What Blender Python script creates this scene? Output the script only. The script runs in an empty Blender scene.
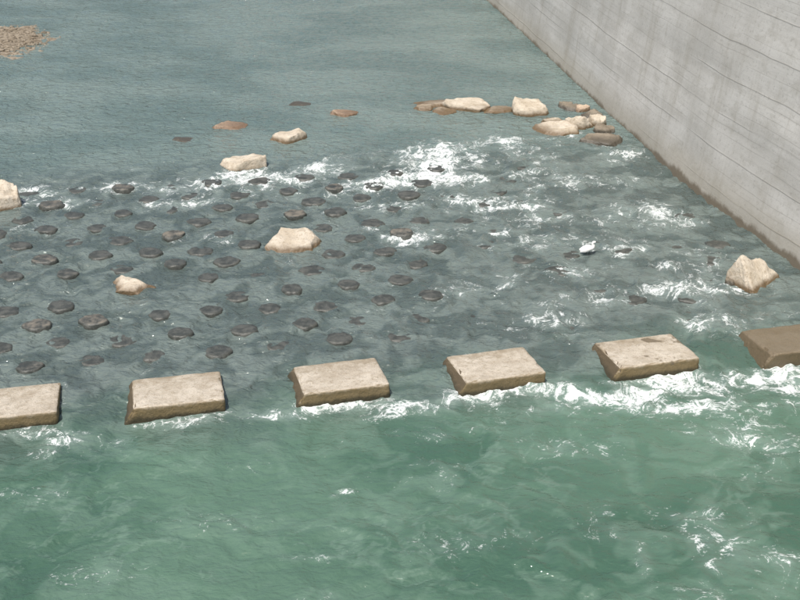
import bpy, math, random
import numpy as np
from mathutils import Vector
random.seed(7)
rng=np.random.default_rng(11)
sc=bpy.context.scene
# ---------------------------------------------------------------- camera
H=8.0; P=math.radians(26.0); F=1230.0
cam=bpy.data.cameras.new("camera"); co=bpy.data.objects.new("camera",cam)
sc.collection.objects.link(co); co.location=(0,0,H); co.rotation_euler=(math.pi/2-P,0,0)
cam.sensor_width=36; cam.lens=36*F/800; cam.clip_end=3000; cam.clip_start=.1
sc.camera=co
def W(u,v,z=0.0):
    """survey: point on the horizontal level z read off the photograph"""
    q=(v-300)/F
    d=(H-z)/(math.sin(P)+q*math.cos(P))
    return ((u-400)/F*d, (H-z)/math.tan(P+math.atan(q)))
def S(v): return math.cos(P)*(v+300)/H
# ---------------------------------------------------------------- light
sd=Vector((-0.20,-0.40,0.88)).normalized()
w=bpy.data.worlds.new("World"); sc.world=w; w.use_nodes=True
nt=w.node_tree; sky=nt.nodes.new("ShaderNodeTexSky"); sky.sky_type='NISHITA'; sky.sun_disc=False
sky.sun_elevation=math.asin(sd.z); sky.sun_rotation=math.atan2(sd.x,sd.y); sky.dust_density=4.0; sky.air_density=1.0
nt.links.new(sky.outputs[0],nt.nodes["Background"].inputs[0]); nt.nodes["Background"].inputs[1].default_value=.125
sl=bpy.data.lights.new("sun",'SUN'); sl.energy=4.5; sl.angle=math.radians(.5); sl.color=(1,.96,.90)
so=bpy.data.objects.new("sun",sl); sc.collection.objects.link(so); so.rotation_euler=sd.to_track_quat('Z','Y').to_euler()
sc.view_settings.view_transform='Standard'; sc.view_settings.look='None'; sc.view_settings.exposure=0
# ---------------------------------------------------------------- numpy noise
def gn(x,y,seed=0):
    xi=np.floor(x).astype(np.int64); yi=np.floor(y).astype(np.int64); xf=x-xi; yf=y-yi
    def g(ix,iy):
        h=(ix*374761393+iy*668265263+seed*974711)&0xffffffff
        h=((h^(h>>13))*1274126177)&0xffffffff; h=h^(h>>16)
        a=(h&0xffff)/65536.0*2*np.pi
        return np.cos(a),np.sin(a)
    def dot(ix,iy,dx,dy):
        a,b=g(ix,iy); return a*dx+b*dy
    sx=xf*xf*xf*(xf*(xf*6-15)+10); sy=yf*yf*yf*(yf*(yf*6-15)+10)
    a=dot(xi,yi,xf,yf); b=dot(xi+1,yi,xf-1,yf); c=dot(xi,yi+1,xf,yf-1); d=dot(xi+1,yi+1,xf-1,yf-1)
    return ((a+(b-a)*sx)*(1-sy)+(c+(d-c)*sx)*sy)*1.5
def fbm(x,y,o=4,seed=0,gain=.5):
    r=0;a=1;f=1
    for i in range(o):
        r=r+a*gn(x*f+i*17.3,y*f-i*9.1,seed+i); a*=gain; f*=2.03
    return r
def ss(a,b,x):
    k=np.clip((x-a)/(b-a),0,1); return k*k*(3-2*k)
# ---------------------------------------------------------------- material helpers
def mat(name):
    m=bpy.data.materials.new(name); m.use_nodes=True; n=m.node_tree
    return m,n,n.nodes["Principled BSDF"]
class N:
    def __init__(s,t): s.t=t
    def lk(s,v,sock):
        if isinstance(v,bpy.types.NodeSocket): s.t.links.new(v,sock)
        elif v is not None:
            try: sock.default_value=v
            except Exception: sock.default_value=(v,v,v)
    def math(s,op,a,b=None,c=None,clamp=False):
        n=s.t.nodes.new("ShaderNodeMath"); n.operation=op; n.use_clamp=clamp
        s.lk(a,n.inputs[0]); s.lk(b,n.inputs[1]); s.lk(c,n.inputs[2]); return n.outputs[0]
    def mix(s,f,a,b,mode='MIX'):
        n=s.t.nodes.new("ShaderNodeMix"); n.data_type='RGBA'; n.blend_type=mode
        s.lk(f,n.inputs[0]); s.lk(a if isinstance(a,bpy.types.NodeSocket) else (*a,1),n.inputs[6]); s.lk(b if isinstance(b,bpy.types.NodeSocket) else (*b,1),n.inputs[7]); return n.outputs[2]
    def noise(s,vec,scale,detail=4,rough=.5,dist=0):
        n=s.t.nodes.new("ShaderNodeTexNoise"); n.inputs["Scale"].default_value=scale; n.inputs["Detail"].default_value=detail
        n.inputs["Roughness"].default_value=rough; n.inputs["Distortion"].default_value=dist; s.lk(vec,n.inputs["Vector"]); return n.outputs[0]
    def mr(s,v,a,b,c=0.,d=1.,smooth=True):
        n=s.t.nodes.new("ShaderNodeMapRange"); n.interpolation_type='SMOOTHSTEP' if smooth else 'LINEAR'
        s.lk(v,n.inputs[0]); s.lk(a,n.inputs[1]); s.lk(b,n.inputs[2]); s.lk(c,n.inputs[3]); s.lk(d,n.inputs[4]); return n.outputs[0]
    def mapping(s,vec,scale=(1,1,1),rot=(0,0,0),loc=(0,0,0)):
        n=s.t.nodes.new("ShaderNodeMapping"); s.lk(vec,n.inputs[0]); n.inputs[1].default_value=loc; n.inputs[2].default_value=rot; n.inputs[3].default_value=scale; return n.outputs[0]
    def bump(s,h,strength,dist,prev=None):
        n=s.t.nodes.new("ShaderNodeBump"); s.lk(strength,n.inputs["Strength"]); n.inputs["Distance"].default_value=dist
        s.lk(h,n.inputs["Height"]); s.lk(prev,n.inputs["Normal"]); return n.outputs[0]
    def attr(s,name):
        n=s.t.nodes.new("ShaderNodeAttribute"); n.attribute_name=name; return n.outputs["Fac"]
    def pos(s): return s.t.nodes.new("ShaderNodeNewGeometry").outputs["Position"]
    def sep(s,v):
        n=s.t.nodes.new("ShaderNodeSeparateXYZ"); s.lk(v,n.inputs[0]); return n.outputs
def mesh_obj(name,verts,faces,m,smooth=True):
    me=bpy.data.meshes.new(name); me.from_pydata(verts,[],faces); me.update()
    if smooth: me.polygons.foreach_set("use_smooth",[True]*len(me.polygons))
    o=bpy.data.objects.new(name,me); sc.collection.objects.link(o)
    if m: me.materials.append(m)
    return o
# ---------------------------------------------------------------- layout data
ROW=.17
blocks=[]  # centre of top (u,v), wet
for (u,v,wet,wd,yaw) in [(-128,412,0,1.1,.20),(12,400,0,1.13,.20),(178,388,0,1.12,.21),(341,374,0,1.10,.24),(496,363,.12,1.08,.26),(647,349,.32,1.13,.25),(794,337,1,1.12,.24)]:
    x,y=W(u,v,.14); blocks.append((x,y,wet,wd,yaw))
boul=[ # u,v centre, w,h px, kind (0 pale,1 reddish,2 dark)
(243,161,46,22,0),(289,135,33,15,0),(229,124.5,28,8,1),(343,112.5,22,7,1),(299,103,16,2,2),(183,139,18,2,2),
(3,195,34,30,0),(293,239,52,23,0),(131,284,38,17,0),(757,271,52,38,0),(734,280,18,10,2),
(466,104,46,15,0),(436,103,32,8,0),(444,110,20,6,0),(424,107,16,6,0),(530,106,34,19,0),(500,109,26,7,0),(557,127,40,14,0),(552,119,20,8,0),
(579,121,26,16,0),(601,138,40,12,2),(574,107,22,8,2),(592,113,20,9,2),(597,120,18,13,0),(566,104,14,7,2),(604,128,20,10,2),(583,108,14,8,1)]
BL=[]
for (u,v,wp,hp,k) in boul:
    lv=.08 if v<160 else 0
    s=S(v); wd=wp/s; dp=wd*.7; a=P+math.atan((v-300)/F)
    hg=max(.03,(hp/s-math.sin(a)*dp*.8)/math.cos(a))
    x,y=W(u,v,lv+hg*.5); BL.append((x,y,lv,wd,dp,hg,k))
# field of low stones on the apron
stones=[]
r=0
t=15.2
while t<22.2:
    off=(r%2)*.41
    for i in range(-15,10):
        x=i*.82+off+rng.normal(0,.035)-.2*(t-15); y=t+ROW*x+rng.normal(0,.035)
        xw=6.2-(y-17.4)*.22
        if x>xw-.7: continue
        right=ss(-.6,1.6,np.array(x)).item()
        p=rng.random()
        if p<.03+.42*right: continue
        top=rng.normal(.029,.010)-right*.032 - .012*ss(17,15,np.array(t)).item()
        if rng.random()<.10: top+=.03
        if t>21.2: top-=.006
        if top<-.02: continue
        if any(math.hypot(x-b[0],y-b[1])<b[3]*.5+.25 for b in BL): continue
        stones.append((x,y,rng.uniform(.15,.185),top))
    r+=1; t+=.60
print("stones",len(stones))
# ---------------------------------------------------------------- water mesh
def spaced(a,b,f):
    o=[a]
    while o[-1]<b: o.append(o[-1]+f(o[-1]))
    return o
xm=spaced(-13,9.5,lambda x:.030 if -8.5<x<7.5 else .06)
gl=[];g=.1;x=-13
while x>-900: x-=g; g*=1.25; gl.append(x)
gr=[];g=.1;x=xm[-1]
while x<12: x+=g; g*=1.25; gr.append(x)
xs=np.array(gl[::-1]+xm+gr)
ym=spaced(8.6,42,lambda y:.028*(max(y,11)/12)**1.15)
gf=[];g=.15;y=ym[-1]
while y<1500: y+=g; g*=1.2; gf.append(y)
gb=[];g=.06;y=8.6
while y>-60: y-=g; g*=1.25; gb.append(y)
ys=np.array(gb[::-1]+ym+gf)
X,Y=np.meshgrid(xs,ys)
T=Y-ROW*X
up=ss(21.8,23.8,T+.3*gn(X*.6,Y*.6,6)); down=1-ss(13.0,14.3,T+.25*gn(X*1.1,Y*1.1,5)); mid=np.clip(1-up-down,0,1)
green=1-ss(12.3,14.9+ .9*ss(1,5,X),T+.6*fbm(X*.6,Y*.6,3,8))
wx=X+.35*fbm(X*.9,Y*.9,3,31); wy=Y+.35*fbm(X*.9+7,Y*.9,3,37)
Z=.08*ss(21.2,23.4,T)-.08*down
Z+=up*(.014*fbm(wx*1.3,wy*1.8,3,1)+.009*fbm(X*3.2,Y*4,2,3))
Z+=mid*(.030*fbm(wx*1.1,wy*1.5,3,41)+.022*(1-2*np.abs(fbm(wx*1.9,wy*2.6,3,44,.55)))+.010*fbm(X*7,Y*8,2,47))
Z+=down*(.036*fbm(wx*.55,wy*.8,3,51)+.020*(1-2*np.abs(fbm(wx*1.0,wy*1.5,3,54,.5)))+.009*fbm(X*4,Y*5,3,57))
D=np.zeros_like(X)
def blob(u,v,ru,rv,amt):
    global D
    x,y=W(u,v); rx=ru/S(v); ry=abs(W(u,v-rv)[1]-W(u,v+rv)[1])/2
    q=((X-x)/rx)**2+((Y-y-ROW*(X-x)*.6)/ry)**2
    D=np.maximum(D,amt*np.exp(-q*.8))+.25*np.minimum(D,amt*np.exp(-q*.8))
for b in [(440,158,80,16,.66),(490,146,50,9,.56),(475,180,70,9,.55),(560,140,70,9,.48),(622,153,26,10,.58),(395,178,60,9,.52),(500,165,60,9,.5),
 (20,196,60,8,.52),(100,190,60,7,.5),(190,186,60,8,.52),(262,182,64,10,.6),(320,168,55,9,.54),(350,188,60,8,.5),(60,205,60,5,.48),(290,160,40,6,.4),(110,174,60,6,.38),
 (440,238,60,10,.38),(500,205,75,10,.40),(590,215,75,12,.38),(565,271,60,6,.42),(640,250,60,9,.38),(690,262,36,8,.42),(370,228,40,7,.38),(380,208,50,7,.40),(655,225,40,10,.38),
 (700,290,60,8,.34),(520,240,60,9,.34),(450,290,70,8,.31),(600,300,80,9,.32),(200,240,50,6,.30),(170,205,60,6,.34),(560,185,70,8,.42),(30,230,40,6,.28),(730,320,60,8,.34),(540,320,80,8,.30),
 (420,404,44,8,.72),(470,395,40,7,.68),(540,386,40,6,.70),(575,386,46,8,.76),(610,392,60,10,.76),(690,381,60,10,.80),(755,375,66,11,.84),(650,387,60,8,.76),(800,385,50,18,.66),(720,400,70,12,.48),
 (395,410,34,7,.58),(640,408,60,10,.42),(560,402,60,10,.42),(346,485,11,3.2,.80),(335,490,7,3.2,.70),
 (790,450,70,30,.36),(760,570,90,40,.33),(700,520,60,25,.34),(600,520,70,25,.31),(645,560,10,30,.40),(560,450,90,20,.31),(400,470,70,20,.29),
 (64,437,20,7,.50),(75,450,70,12,.35),(180,420,55,5,.52),(110,435,50,6,.4),(280,412,50,6,.46),(345,402,55,5,.58),(30,432,40,4,.55),(500,396,50,5,.54),
 (20,490,70,10,.34),(200,520,100,14,.30),(100,570,100,20,.28),(420,430,100,10,.36),(740,430,90,14,.40),(330,590,70,12,.30),(480,540,90,14,.29),(250,460,70,8,.34),(330,550,60,6,.33)]:
    blob(*b)
D+=mid*(.225+.07*ss(-1,3,X))+down*(.15+.08*ss(-1,5,X))
D*=1-.999*ss(23.6,25.0,T)
D*=.82+.50*fbm(X*.8,Y*1.1,4,71)+.28*fbm(X*3,Y*4,2,76)
def wake(x,y,r,st):
    global Z,D
    m=(np.abs(X-x)<r*5)&(np.abs(Y-y)<r*7)
    i=np.where(m.any(1))[0]; j=np.where(m.any(0))[0]
    if len(i)==0 or len(j)==0: return
    sl_=(slice(i[0],i[-1]+1),slice(j[0],j[-1]+1))
    dx=(X[sl_]-x)/r; dy=(Y[sl_]-y)/r
    rr=np.sqrt(dx*dx+dy*dy)
    bowl=np.exp(-(dx**2+(dy-1.25)**2)*1.3)*.014 - np.exp(-(dx**2*.9+(dy+1.6)**2*.5))*.020
    vw=np.exp(-((np.abs(dx)-(.9-.35*(dy)))**2)*5)*np.exp(-((dy+1.8)/2.4)**2)*.016*(dy<.8)
    Z[sl_]+=(bowl+vw)*st
    D[sl_]+=st*(.12*np.exp(-((rr-1.15)**2)*10)*(dy<.5)+.15*np.exp(-(dx**2*1.2+(dy+1.9)**2*.5)))
for (x,y,r_,tp) in stones: wake(x,y,r_,.45+.35*rng.random()+(tp<.0)*.25)
for (x,y,lv,wd,dp,hg,k) in BL:
    if lv==0: wake(x,y,wd*.42,1.2)
    else: wake(x,y,wd*.4,.15)
for (x,y,wet,wd,yaw) in blocks:
    c,s_=math.cos(yaw),math.sin(yaw)
    lx=(X-x)*c+(Y-y)*s_; ly=-(X-x)*s_+(Y-y)*c
    qx=np.maximum(np.abs(lx)-wd*.5,0); qy=np.maximum(np.abs(ly)-.45,0); q=np.sqrt(qx*qx+qy*qy)
    D+=.24*np.exp(-(q/.09)**2)
    Z+=.03*np.exp(-((ly-.65)/.2)**2-(lx/.6)**2)-.03*np.exp(-((ly+.65)/.2)**2-(lx/.5)**2)
D=np.clip(D,0,.92)
Z+=np.clip(D-.3,0,1)*.10*(np.abs(fbm(wx*3.2,wy*4,3,81,.6))) + np.clip(D-.4,0,1)*.035*fbm(X*10,Y*11,2,83)
edge=np.exp(-((np.maximum(np.abs(X)-20,0)+np.maximum(Y-45,0)+np.maximum(6-Y,0))/10)**2); Z=np.where(T>24,.08,0)*(1-edge)+Z*edge
# baked slow fields of the surface (colour patches and foam filaments)
A1=X+.45*fbm(X*1.5,Y*1.5,2,101); A2=Y+.45*fbm(X*1.5+9,Y*1.5,2,107)
bigf=np.clip(.5+.6*fbm(wx*.32,wy*.5,3,111),0,1); medf=np.clip(.5+.75*fbm(A1*1.2,A2*1.7,4,117,.6),0,1)
rid=np.clip(1-2.1*np.abs(fbm(A1*2.1-A2*.4,A2*2.7+A1*.4,4,121,.6)),0,1)
rid2=np.clip(1-3.2*np.abs(fbm(wx*1.1,wy*1.5,5,131,.62)),0,1)*ss(.0,.5,fbm(X*.45,Y*.6,2,137)+.15)
ny,nx=X.shape
V=np.stack([X,Y,Z],-1).reshape(-1,3).astype(np.float32)
idx=np.arange(ny*nx).reshape(ny,nx)
Q=np.stack([idx[:-1,:-1],idx[:-1,1:],idx[1:,1:],idx[1:,:-1]],-1).reshape(-1,4).astype(np.int32)
me=bpy.data.meshes.new("river_water"); me.vertices.add(len(V)); me.vertices.foreach_set("co",V.ravel())
me.loops.add(Q.size); me.loops.foreach_set("vertex_index",Q.ravel())
me.polygons.add(len(Q)); me.polygons.foreach_set("loop_start",np.arange(0,Q.size,4,dtype=np.int32))
me.polygons.foreach_set("use_smooth",np.ones(len(Q),dtype=bool)); me.update(calc_edges=True)
def fcol(nm,ch):
    a=me.attributes.new(nm,'FLOAT_COLOR','POINT'); a.data.foreach_set("color",np.stack([c.ravel() for c in ch]+[np.ones(ny*nx)],-1).astype(np.float32).ravel())
fcol("fa",(D,up,green)); fcol("fb",(bigf,medf,rid)); fcol("fc",(A1,A2,rid2))
water=bpy.data.objects.new("river_water",me); sc.collection.objects.link(water)
print("water verts",len(V))
# water material
m,n,b=mat("river_water_mat"); k=N(n); p=k.pos()
def vattr(nm):
    q=n.nodes.new("ShaderNodeAttribute"); q.attribute_name=nm; return q.outputs["Color"]
fa=k.sep(vattr("fa")); fb=k.sep(vattr("fb")); fcv=vattr("fc"); r3=k.sep(fcv)[2]
foam,uz,gz=fa[0],fa[1],fa[2]; big,medn,r1=fb[0],fb[1],fb[2]
midc=k.mix(k.mr(medn,.15,.85),(.070,.092,.086),(.125,.155,.143))
upc=k.mix(k.mr(big,.1,.9),(.102,.146,.138),(.145,.192,.178))
dnc=k.mix(k.mr(big,.1,.9),(.050,.103,.072),(.085,.150,.108))
dnc=k.mix(k.mr(medn,.4,1,0,.5),dnc,(.115,.185,.140))
dnc=k.mix(k.math('MULTIPLY',k.mr(r3,.45,1.0),.22),dnc,(.20,.28,.23))
col=k.mix(uz,midc,upc); col=k.mix(gz,col,dnc)
n2=k.noise(k.mapping(fcv,(1,1.4,0),loc=(5,3,0)),6.5,3,.65); r2=k.math('SUBTRACT',1,k.math('MULTIPLY',k.math('ABSOLUTE',k.math('SUBTRACT',n2,.5)),7.0),None,True)
n3=k.noise(k.mapping(p,(1,1.3,1)),32,2,.8)
fil=k.math('ADD',k.math('MULTIPLY',r1,.38),k.math('MULTIPLY',r2,.36)); fil=k.math('ADD',fil,k.math('MULTIPLY',n3,.62))
th=k.math('SUBTRACT',1.24,k.math('MULTIPLY',foam,.92))
fm=k.mr(fil,th,k.math('ADD',th,.40))
fm=k.math('MULTIPLY',fm,k.mr(foam,.04,.16))
milky=k.mr(foam,.25,1.0,0,.36)
col=k.mix(milky,col,(.32,.39,.36))
col=k.mix(k.math('MULTIPLY',fm,.86),col,(.70,.73,.72))
n.links.new(col,b.inputs["Base Color"])
b.inputs["IOR"].default_value=1.33
k.lk(k.mr(fm,0,1,.05,.65,False),b.inputs["Roughness"])
rp=k.noise(k.mapping(p,(1,1.5,1)),4.6,2,.65,.4); rf=k.noise(k.mapping(p,(1,1.4,1)),15,2,.6)
b1=k.bump(rp,k.math('SUBTRACT',k.mr(uz,0,1,.6,1.),k.math('MULTIPLY',gz,.30)),.14)
b2=k.bump(rf,k.math('SUBTRACT',.75,k.math('MULTIPLY',gz,.30)),.03,b1)
n.links.new(b2,b.inputs["Normal"])
me.materials.append(m)
# ---------------------------------------------------------------- riverbed ground
m,n,b=mat("riverbed_mat"); k=N(n); k.lk(k.mix(k.noise(k.pos(),3),(.06,.05,.035),(.14,.12,.09)),b.inputs["Base Color"])
mesh_obj("riverbed_ground",[(-1500,-300,-1.5),(1500,-300,-1.5),(1500,2500,-1.5),(-1500,2500,-1.5)],[(0,1,2,3)],m)
# ---------------------------------------------------------------- concrete blocks
def concrete_mat(name,wet):
    m,n,b=mat(name); k=N(n); p=k.pos(); z=k.sep(p)[2]
    a=k.noise(p,3.1,5,.65); c=k.noise(p,13,5,.7); g=k.noise(p,60,3,.75)
    col=k.mix(k.mr(a,.3,.7),(.38,.325,.25),(.54,.485,.40)); col=k.mix(k.mr(c,.48,.68,0,.7),col,(.29,.24,.17)); col=k.mix(k.mr(g,.50,.68,0,.55),col,(.21,.18,.14))
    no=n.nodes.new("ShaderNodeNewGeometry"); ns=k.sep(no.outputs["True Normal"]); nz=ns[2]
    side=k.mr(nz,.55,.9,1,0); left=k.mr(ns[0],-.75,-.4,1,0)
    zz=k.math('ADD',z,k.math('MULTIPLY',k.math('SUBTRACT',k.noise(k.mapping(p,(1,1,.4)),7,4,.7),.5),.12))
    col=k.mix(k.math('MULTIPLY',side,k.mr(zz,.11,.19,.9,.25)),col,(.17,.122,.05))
    col=k.mix(k.math('MULTIPLY',side,k.math('MULTIPLY',left,.8)),col,(.075,.055,.032))  # left-facing sides darkened: wet tone, with their shade put into the colour
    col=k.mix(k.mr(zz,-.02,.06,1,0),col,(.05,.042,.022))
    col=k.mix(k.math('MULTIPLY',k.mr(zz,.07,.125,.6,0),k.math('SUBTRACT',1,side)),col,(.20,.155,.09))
    wt=k.mr(k.noise(k.mapping(p,loc=(3,8,0)),2.0,5,.6),.72-wet*.5,.76-wet*.5) if wet>0 else None
    if wt is not None: col=k.mix(k.math('MULTIPLY',wt,.85),col,(.13,.098,.055))
    k.lk(col,b.inputs["Base Color"])
    if wt is not None: k.lk(k.mr(wt,0,1,.85,.35),b.inputs["Roughness"])
    else: b.inputs["Roughness"].default_value=.85
    k.lk(k.bump(g,.6,.014,k.bump(c,.6,.035,k.bump(a,.4,.05))),b.inputs["Normal"])
    return m
import bmesh
mats={}
def blockmesh(wd,i):
    """worn ramp block: a rounded, slightly irregular box sampled on a fine grid per face"""
    n_=22; vs=[];fs=[];key={}
    def put(a,b_,c):
        kk=(round(a,5),round(b_,5),round(c,5))
        if kk not in key: key[kk]=len(vs); vs.append(kk)
        return key[kk]
    L_=np.linspace(-1,1,n_+1)
    L_=np.sign(L_)*np.abs(L_)**.6
    for ax_ in range(3):
        for sg in (-1,1):
            for i_ in range(n_):
                for j_ in range(n_):
                    c4=[]
                    for (a,b_) in ((L_[i_],L_[j_]),(L_[i_+1],L_[j_]),(L_[i_+1],L_[j_+1]),(L_[i_],L_[j_+1])):
                        q=[0,0,0]; q[ax_]=sg; q[(ax_+1)%3]=a; q[(ax_+2)%3]=b_; c4.append(put(*q))
                    fs.append(c4 if sg>0 else c4[::-1])
    v=np.array(vs,float)
    hx,hy,hz=wd/2,.435,.3; R=.024
    q=v*np.array([hx,hy,hz]); inner=np.clip(q,-np.array([hx-R,hy-R,hz-R]),np.array([hx-R,hy-R,hz-R])); dlt=q-inner
    ln=np.linalg.norm(dlt,axis=1,keepdims=True); nrm=dlt/np.maximum(ln,1e-6); q=inner+nrm*R
    a3=fbm(q[:,0]*4+i*9+q[:,2]*3,q[:,1]*4+q[:,2]*4,4,90,.6); ch=np.clip(fbm(q[:,0]*6+i*5,q[:,1]*6-q[:,2]*5,3,95,.6)-.2,0,1)
    edge_=(np.abs(nrm)>.3).sum(1)>1
    q=q+nrm*(a3*.007-np.where(edge_,ch*.05,0))[:,None]
    u_=(q[:,2]+hz)/(2*hz)        # 0 bottom .. 1 top
    fy=(q[:,1]+hy)/(2*hy)        # 0 front .. 1 back
    lf=1-(q[:,0]+hx)/(2*hx)
    top=.165-.075*fy
    z=-.45+(top+.45)*u_; x_=q[:,0]-(1-u_)*lf*.36; y_=q[:,1]+(1-u_)*(fy*.1+(1-fy)*.02)
    return np.stack([x_,y_,z],-1).tolist(),fs
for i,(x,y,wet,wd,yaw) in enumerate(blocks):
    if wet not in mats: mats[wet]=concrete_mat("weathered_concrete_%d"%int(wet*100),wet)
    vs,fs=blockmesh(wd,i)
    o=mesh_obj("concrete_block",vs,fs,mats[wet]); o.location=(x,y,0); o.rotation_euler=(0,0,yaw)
# ---------------------------------------------------------------- rocks
def rock_mat(name,c1,c2,c3,wetc):
    m,n,b=mat(name); k=N(n); p=k.pos(); z=k.attr("hh")
    a=k.noise(p,4,5,.65,.4); c=k.noise(p,17,4,.7); g=k.noise(p,55,3,.7)
    col=k.mix(k.mr(a,.35,.65),c1,c2); col=k.mix(k.mr(c,.52,.67,0,.7),col,c3); col=k.mix(k.mr(g,.55,.70,0,.5),col,c3)
    zz=k.math('ADD',z,k.math('MULTIPLY',k.math('SUBTRACT',c,.5),.08))
    wet=k.mr(zz,.02,.11,1,0); col=k.mix(wet,col,wetc)
    k.lk(col,b.inputs["Base Color"]); k.lk(k.mr(wet,0,1,.85,.3),b.inputs["Roughness"])
    k.lk(k.bump(g,.5,.012,k.bump(c,.6,.035,k.bump(a,.5,.06))),b.inputs["Normal"])
    return m
RM=[rock_mat("pale_sandstone",(.42,.36,.275),(.55,.49,.40),(.27,.21,.14),(.14,.095,.05)),
    rock_mat("reddish_sandstone",(.38,.28,.20),(.48,.38,.28),(.26,.17,.11),(.17,.11,.065)),
    rock_mat("wet_brown_rock",(.17,.14,.10),(.26,.22,.165),(.10,.085,.06),(.075,.065,.048))]
bm=bmesh.new(); bmesh.ops.create_icosphere(bm,subdivisions=5,radius=1); ico_v=np.array([v.co[:] for v in bm.verts]); ico_f=[[v.index for v in f.verts] for f in bm.faces]; bm.free()
def rock_shape(seed,cuts=12,depth=(.60,.90),peak=False):
    r_=np.random.default_rng(seed); v=ico_v.copy()
    v=np.sign(v)*np.abs(v)**.8
    for c in range(cuts):
        d=r_.normal(size=3); d[2]=abs(d[2])*.9 if c%3 else d[2]; h=r_.uniform(*depth)
        if c==0:
            d=np.array([r_.normal()*.12,r_.normal()*.12-.08,1.]); h=r_.uniform(.45,.62)
            if peak: d=np.array([.35,-.25,.9]); h=.45
        if c==1 and peak: d=np.array([-.9,-.45,.40]); h=.5
        d/=np.linalg.norm(d)
        q=v@d; m_=q>h; v[m_]-=np.outer(q[m_]-h,d)*.95
    nn=fbm(v[:,0]*1.8+seed*3.1+v[:,2],v[:,1]*1.8-v[:,2]*1.7,5,seed%50,.55)
    v*=(1+.08*nn)[:,None]
    return v
for i,(x,y,lv,wd,dp,hg,kd) in enumerate(BL):
    v=rock_shape(100+i*7,peak=(i==9))
    v[:,2]/=v[:,2].max(); hfull=hg*1.9; v[:,2]=v[:,2]*hfull-(hfull-hg)
    s_=v[:,2]>min(.03,hg*.4)
    for ax_,dim in ((0,wd),(1,dp)):
        lo,hi=v[s_,ax_].min(),v[s_,ax_].max(); v[:,ax_]=(v[:,ax_]-(lo+hi)/2)/(hi-lo)*dim*1.04
    o=mesh_obj("boulder",v.tolist(),ico_f,RM[kd]); o.location=(x,y,lv)
    a=o.data.attributes.new("hh",'FLOAT','POINT'); a.data.foreach_set("value",v[:,2].astype(np.float32))
# low apron stones, one mass
m,n,b=mat("wet_apron_stone"); k=N(n); p=k.pos(); z=k.attr("hh")
c=k.noise(p,9,4,.65); g=k.noise(p,45,3,.7)
col=k.mix(k.mr(c,.35,.65),(.040,.044,.038),(.088,.090,.078))
dry=k.mr(k.math('ADD',z,k.math('MULTIPLY',k.math('SUBTRACT',c,.5),.04)),.042,.068)
col=k.mix(k.math('MULTIPLY',dry,.75),col,(.22,.19,.15)); col=k.mix(k.mr(g,.55,.75,0,.4),col,(.038,.038,.032))
k.lk(col,b.inputs["Base Color"]); k.lk(k.mr(dry,0,1,.45,.8),b.inputs["Roughness"]); k.lk(k.bump(g,.5,.012,k.bump(c,.5,.03)),b.inputs["Normal"])
bm=bmesh.new(); bmesh.ops.create_icosphere(bm,subdivisions=3,radius=1); sv=np.array([v.co[:] for v in bm.verts]); sf=np.array([[v.index for v in f.verts] for f in bm.faces]); bm.free()
AV=[];AF=[];AH=[];o_=0
for i,(x,y,r_,tp) in enumerate(stones):
    v=sv.copy(); v[:,2]=np.clip(v[:,2]*1.8,-1,.62+.05*rng.random())
    th_=rng.uniform(-.3,.3); el=rng.uniform(1.05,1.3)
    nn=fbm(v[:,0]*1.3+i*5.7,v[:,1]*1.3+v[:,2],3,12); v[:,:2]*=(1+.13*nn)[:,None]; v[:,2]+=.06*nn
    q=np.stack([v[:,0]*math.cos(th_)*el-v[:,1]*math.sin(th_),v[:,0]*math.sin(th_)*el+v[:,1]*math.cos(th_)],-1)*r_
    zt=v[:,2]; zt=(zt-zt.max())*.12+tp
    # sits relative to the local water surface
    jx=int(np.clip(np.searchsorted(xs,x),0,nx-1)); jy=int(np.clip(np.searchsorted(ys,y),0,ny-1))
    wl=float(Z[max(jy-4,0):jy+5,max(jx-4,0):jx+5].mean())
    AH.append(zt.copy()); AV.append(np.stack([q[:,0]+x,q[:,1]+y,zt+wl],-1)); AF.append(sf+o_); o_+=len(v)
AV=np.concatenate(AV); o=mesh_obj("apron_stones",AV.tolist(),np.concatenate(AF).tolist(),m)
a=o.data.attributes.new("hh",'FLOAT','POINT'); a.data.foreach_set("value",np.concatenate(AH).astype(np.float32))
# ---------------------------------------------------------------- gravel bar
gx,gy=W(-8,41,.1)
RX,RY=1.65,1.95
m,n,b=mat("gravel_mat"); k=N(n); p=k.pos()
vo=n.nodes.new("ShaderNodeTexVoronoi"); vo.inputs["Scale"].default_value=13; n.links.new(p,vo.inputs["Vector"])
sx=k.sep(vo.outputs["Color"])[0]
col=k.mix(sx,(.14,.11,.072),(.28,.235,.175)); k.lk(col,b.inputs["Base Color"]); b.inputs["Roughness"].default_value=.8
k.lk(k.bump(vo.outputs["Distance"],.6,-.04),b.inputs["Normal"])
ax=np.linspace(-1,1,70); GX,GY=np.meshgrid(ax,ax); rr=np.sqrt(GX**2+GY**2)*(1+.30*fbm(GX*2,GY*2,3,5))
GZ=.08+.08*(1-(rr/.8)**2)*.5; GZ=np.clip(GZ,-.3,.2)+.02*fbm(GX*9,GY*9,3,8)
V1=np.stack([gx+GX*RX,gy+GY*RY,GZ],-1).reshape(-1,3); id_=np.arange(4900).reshape(70,70)
FF=np.stack([id_[:-1,:-1],id_[:-1,1:],id_[1:,1:],id_[1:,:-1]],-1).reshape(-1,4).tolist()
bm=bmesh.new(); bmesh.ops.create_icosphere(bm,subdivisions=1,radius=1); pv=np.array([v.co[:] for v in bm.verts]); pf=np.array([[v.index for v in f.verts] for f in bm.faces]); bm.free()
L=[V1]; o_=len(V1)
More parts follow.
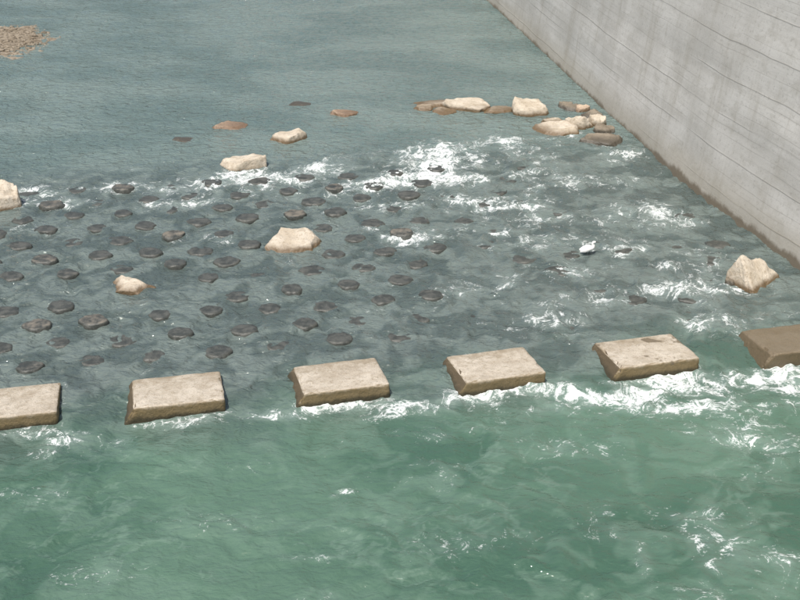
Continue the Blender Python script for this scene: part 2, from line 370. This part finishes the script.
for i in range(2200):
    a_=rng.uniform(0,6.28); q=(rng.random()**.62)*.98*(1-.1*math.sin(3*a_)-.06*math.sin(5*a_+1))
    px,py=gx+RX*q*math.cos(a_),gy+RY*q*math.sin(a_); s_=rng.uniform(.015,.042)*(1 if rng.random()<.95 else 1.9)
    zz=.075+.04*(1-(q/.8)**2)+.006
    L.append(pv*np.array([s_*1.3,s_,s_*.55])*rng.uniform(.8,1.2,(len(pv),1))+np.array([px,py,zz]))
    FF.extend((pf+o_).tolist()); o_+=len(pv)
mesh_obj("gravel_bar",np.concatenate(L).tolist(),FF,m)
# ---------------------------------------------------------------- concrete river wall
pts=[(13,-25),(11.4,-6),(9.4,6),(8.0,11.5),(6.98,15),(6.22,17.55),(5.36,20.8),(4.56,24.6),(3.50,30.8),(2.44,36.8),(-.9,55),(-8,92),(-22,160),(-60,330)]
def cr(p0,p1,p2,p3,t):
    return [.5*((2*b_)+(-a_+c_)*t+(2*a_-5*b_+4*c_-d_)*t*t+(-a_+3*b_-3*c_+d_)*t**3) for a_,b_,c_,d_ in zip(p0,p1,p2,p3)]
path=[]
for i in range(1,len(pts)-2):
    L_=math.dist(pts[i],pts[i+1]); nst=max(2,int(L_/.35) if pts[i][1]<60 else int(L_/3))
    for j in range(nst): path.append(cr(pts[i-1],pts[i],pts[i+1],pts[i+2],j/nst))
path=np.array(path); tan=np.gradient(path,axis=0); tan/=np.linalg.norm(tan,axis=1)[:,None]; nor=np.stack([tan[:,1],-tan[:,0]],-1)
seg=np.concatenate([[0],np.cumsum(np.linalg.norm(np.diff(path,axis=0),axis=1))])
hs=[-1.2,-.3,.0,.1,.2]+list(np.arange(.4,6.81,.2))
prof=[(h,h*.13) for h in hs]+[(6.82,.80),(7.06,.80),(7.07,.84),(7.07,1.45),(6.9,1.46),(6.9,60)]
VV=[];UV=[]
for pi,(q,nn,sg) in enumerate(zip(path,nor,seg)):
    for (h,o1) in prof:
        wob=.02*float(fbm(np.array([sg*.35]),np.array([h*1.3]),3,3)[0]) if h<6.8 else 0
        VV.append((q[0]+nn[0]*(o1+wob),q[1]+nn[1]*(o1+wob),h)); UV.append((sg,h if o1<.9 else h+o1))
npf=len(prof); FW=[(i*npf+j,(i+1)*npf+j,(i+1)*npf+j+1,i*npf+j+1) for i in range(len(path)-1) for j in range(npf-1)]
m,n,b=mat("cast_concrete_wall"); k=N(n)
uv=n.nodes.new("ShaderNodeUVMap").outputs[0]; sp=k.sep(uv); us,hz=sp[0],sp[1]
big=k.noise(uv,.55,4,.6,.3); streak=k.noise(k.mapping(uv,(.10,4.5,1)),1.0,5,.7); fine=k.noise(uv,14,4,.75); vst=k.noise(k.mapping(uv,(2.6,.35,1)),1.0,4,.65); blot=k.noise(k.mapping(uv,(.8,1.3,1)),2.4,5,.7,.5)
hw=k.math('ADD',hz,k.math('MULTIPLY',k.math('SUBTRACT',k.noise(k.mapping(uv,(.45,.5,1)),1.0,3,.5),.5),.16))
def lines(val,period,width,off=0.):
    f_=k.math('FRACT',k.math('DIVIDE',k.math('ADD',val,off),period)); d_=k.math('ABSOLUTE',k.math('SUBTRACT',f_,.5)); 
    return k.mr(d_,.0,width/period,1,0)
l1=lines(hw,.62,.018); l2=lines(hw,.155,.010,.07); brk=k.mr(k.noise(k.mapping(uv,(.22,5,1)),1,3,.6),.40,.58); brk2=k.mr(k.noise(k.mapping(uv,(.3,7,1),loc=(4,2,0)),1,3,.6),.44,.60)
lv=lines(us,3.05,.014,.9)
col=k.mix(k.mr(big,.3,.7),(.41,.40,.37),(.54,.53,.50))
col=k.mix(k.mr(blot,.48,.70,0,.5),col,(.34,.325,.285))
col=k.mix(k.mr(streak,.4,.7,0,.40),col,(.34,.33,.30)); col=k.mix(k.mr(vst,.50,.70,0,.45),col,(.30,.28,.235))
col=k.mix(k.mr(fine,.54,.68,0,.5),col,(.25,.24,.215))
col=k.mix(k.math('MULTIPLY',l1,k.math('MULTIPLY',brk,.50)),col,(.18,.17,.15)); col=k.mix(k.math('MULTIPLY',l2,k.math('MULTIPLY',brk2,.48)),col,(.20,.19,.17)); col=k.mix(k.math('MULTIPLY',lv,.15),col,(.22,.21,.19))
zb=k.math('ADD',hz,k.math('MULTIPLY',k.math('SUBTRACT',k.noise(k.mapping(uv,(1.2,1,1)),1.6,5,.7),.5),.34))
col=k.mix(k.mr(zb,.15,.8,.5,0),col,(.29,.255,.185)); col=k.mix(k.mr(zb,.07,.18,.9,0),col,(.13,.105,.07)); 
k.lk(col,b.inputs["Base Color"]); b.inputs["Roughness"].default_value=.88
bh=k.math('SUBTRACT',k.math('MULTIPLY',streak,.3),k.math('MULTIPLY',k.math('MULTIPLY',l1,brk),.25))
k.lk(k.bump(fine,.35,.012,k.bump(bh,.35,.03)),b.inputs["Normal"])
wall=mesh_obj("concrete_river_wall",VV,FW,m,True)
ul=wall.data.uv_layers.new(name="UVMap"); li=np.zeros(len(wall.data.loops),dtype=np.int32); wall.data.loops.foreach_get("vertex_index",li)
ul.data.foreach_set("uv",np.array(UV,dtype=np.float32)[li].ravel())
# ---------------------------------------------------------------- small white egret wading
bx,by=W(588,255,0)
root=bpy.data.objects.new("white_egret",None); sc.collection.objects.link(root); root.location=(bx,by,0)
mw,n,b=mat("white_feathers"); k=N(n); k.lk(k.mix(k.noise(k.pos(),30),(.76,.76,.74),(.84,.84,.82)),b.inputs["Base Color"]); b.inputs["Roughness"].default_value=.8
mb,n,b=mat("dark_bill_and_legs"); k=N(n); k.lk(k.mix(k.noise(k.pos(),40),(.03,.03,.03),(.06,.055,.04)),b.inputs["Base Color"])
def tube(name,pts,rad,mt,seg=14,squash=1.0,sub=6):
    pp=[Vector(q) for q in pts]; n_=len(pp); P2=[];R2=[]
    for i in range(n_-1):
        a0=pp[max(i-1,0)];a1=pp[i];a2=pp[i+1];a3=pp[min(i+2,n_-1)]
        for j in range(sub):
            t_=j/sub; P2.append(Vector(cr(a0,a1,a2,a3,t_))); R2.append(rad[i]*(1-t_)+rad[i+1]*t_)
    P2.append(pp[-1]); R2.append(rad[-1]); vs=[];fs=[]
    for i,q in enumerate(P2):
        d=(P2[min(i+1,len(P2)-1)]-P2[max(i-1,0)]).normalized(); sd_=Vector((0,1,0)); upv=d.cross(sd_).normalized()
        for s_ in range(seg):
            a_=2*math.pi*s_/seg; vs.append(q+sd_*math.cos(a_)*R2[i]*squash+upv*math.sin(a_)*R2[i])
    for i in range(len(P2)-1):
        for s_ in range(seg): fs.append((i*seg+s_,i*seg+(s_+1)%seg,(i+1)*seg+(s_+1)%seg,(i+1)*seg+s_))
    fs.append(tuple(range(seg))[::-1]); fs.append(tuple((len(P2)-1)*seg+s_ for s_ in range(seg)))
    o=mesh_obj(name,[tuple(v) for v in vs],fs,mt); o.parent=root; return o
tube("body",[(-.14,0,.08),(-.09,0,.10),(-.02,0,.115),(.05,0,.13),(.075,0,.16),(.062,0,.19),(.075,0,.22),(.11,0,.228)],[.006,.045,.062,.045,.024,.018,.022,.010],mw,squash=.85)
tube("wing_left",[(-.14,.045,.075),(-.06,.055,.10),(.04,.04,.125)],[.008,.035,.015],mw,squash=.35)
tube("wing_right",[(-.14,-.045,.075),(-.06,-.055,.10),(.04,-.04,.125)],[.008,.035,.015],mw,squash=.35)
tube("bill",[(.108,0,.228),(.14,0,.223),(.175,0,.215)],[.009,.006,.001],mb,8)
tube("leg_1",[(-.02,.02,.09),(-.03,.02,.03),(-.02,.02,-.1)],[.007,.005,.005],mb,8)
tube("leg_2",[(.02,-.02,.09),(.01,-.02,.03),(.025,-.02,-.1)],[.007,.005,.005],mb,8)
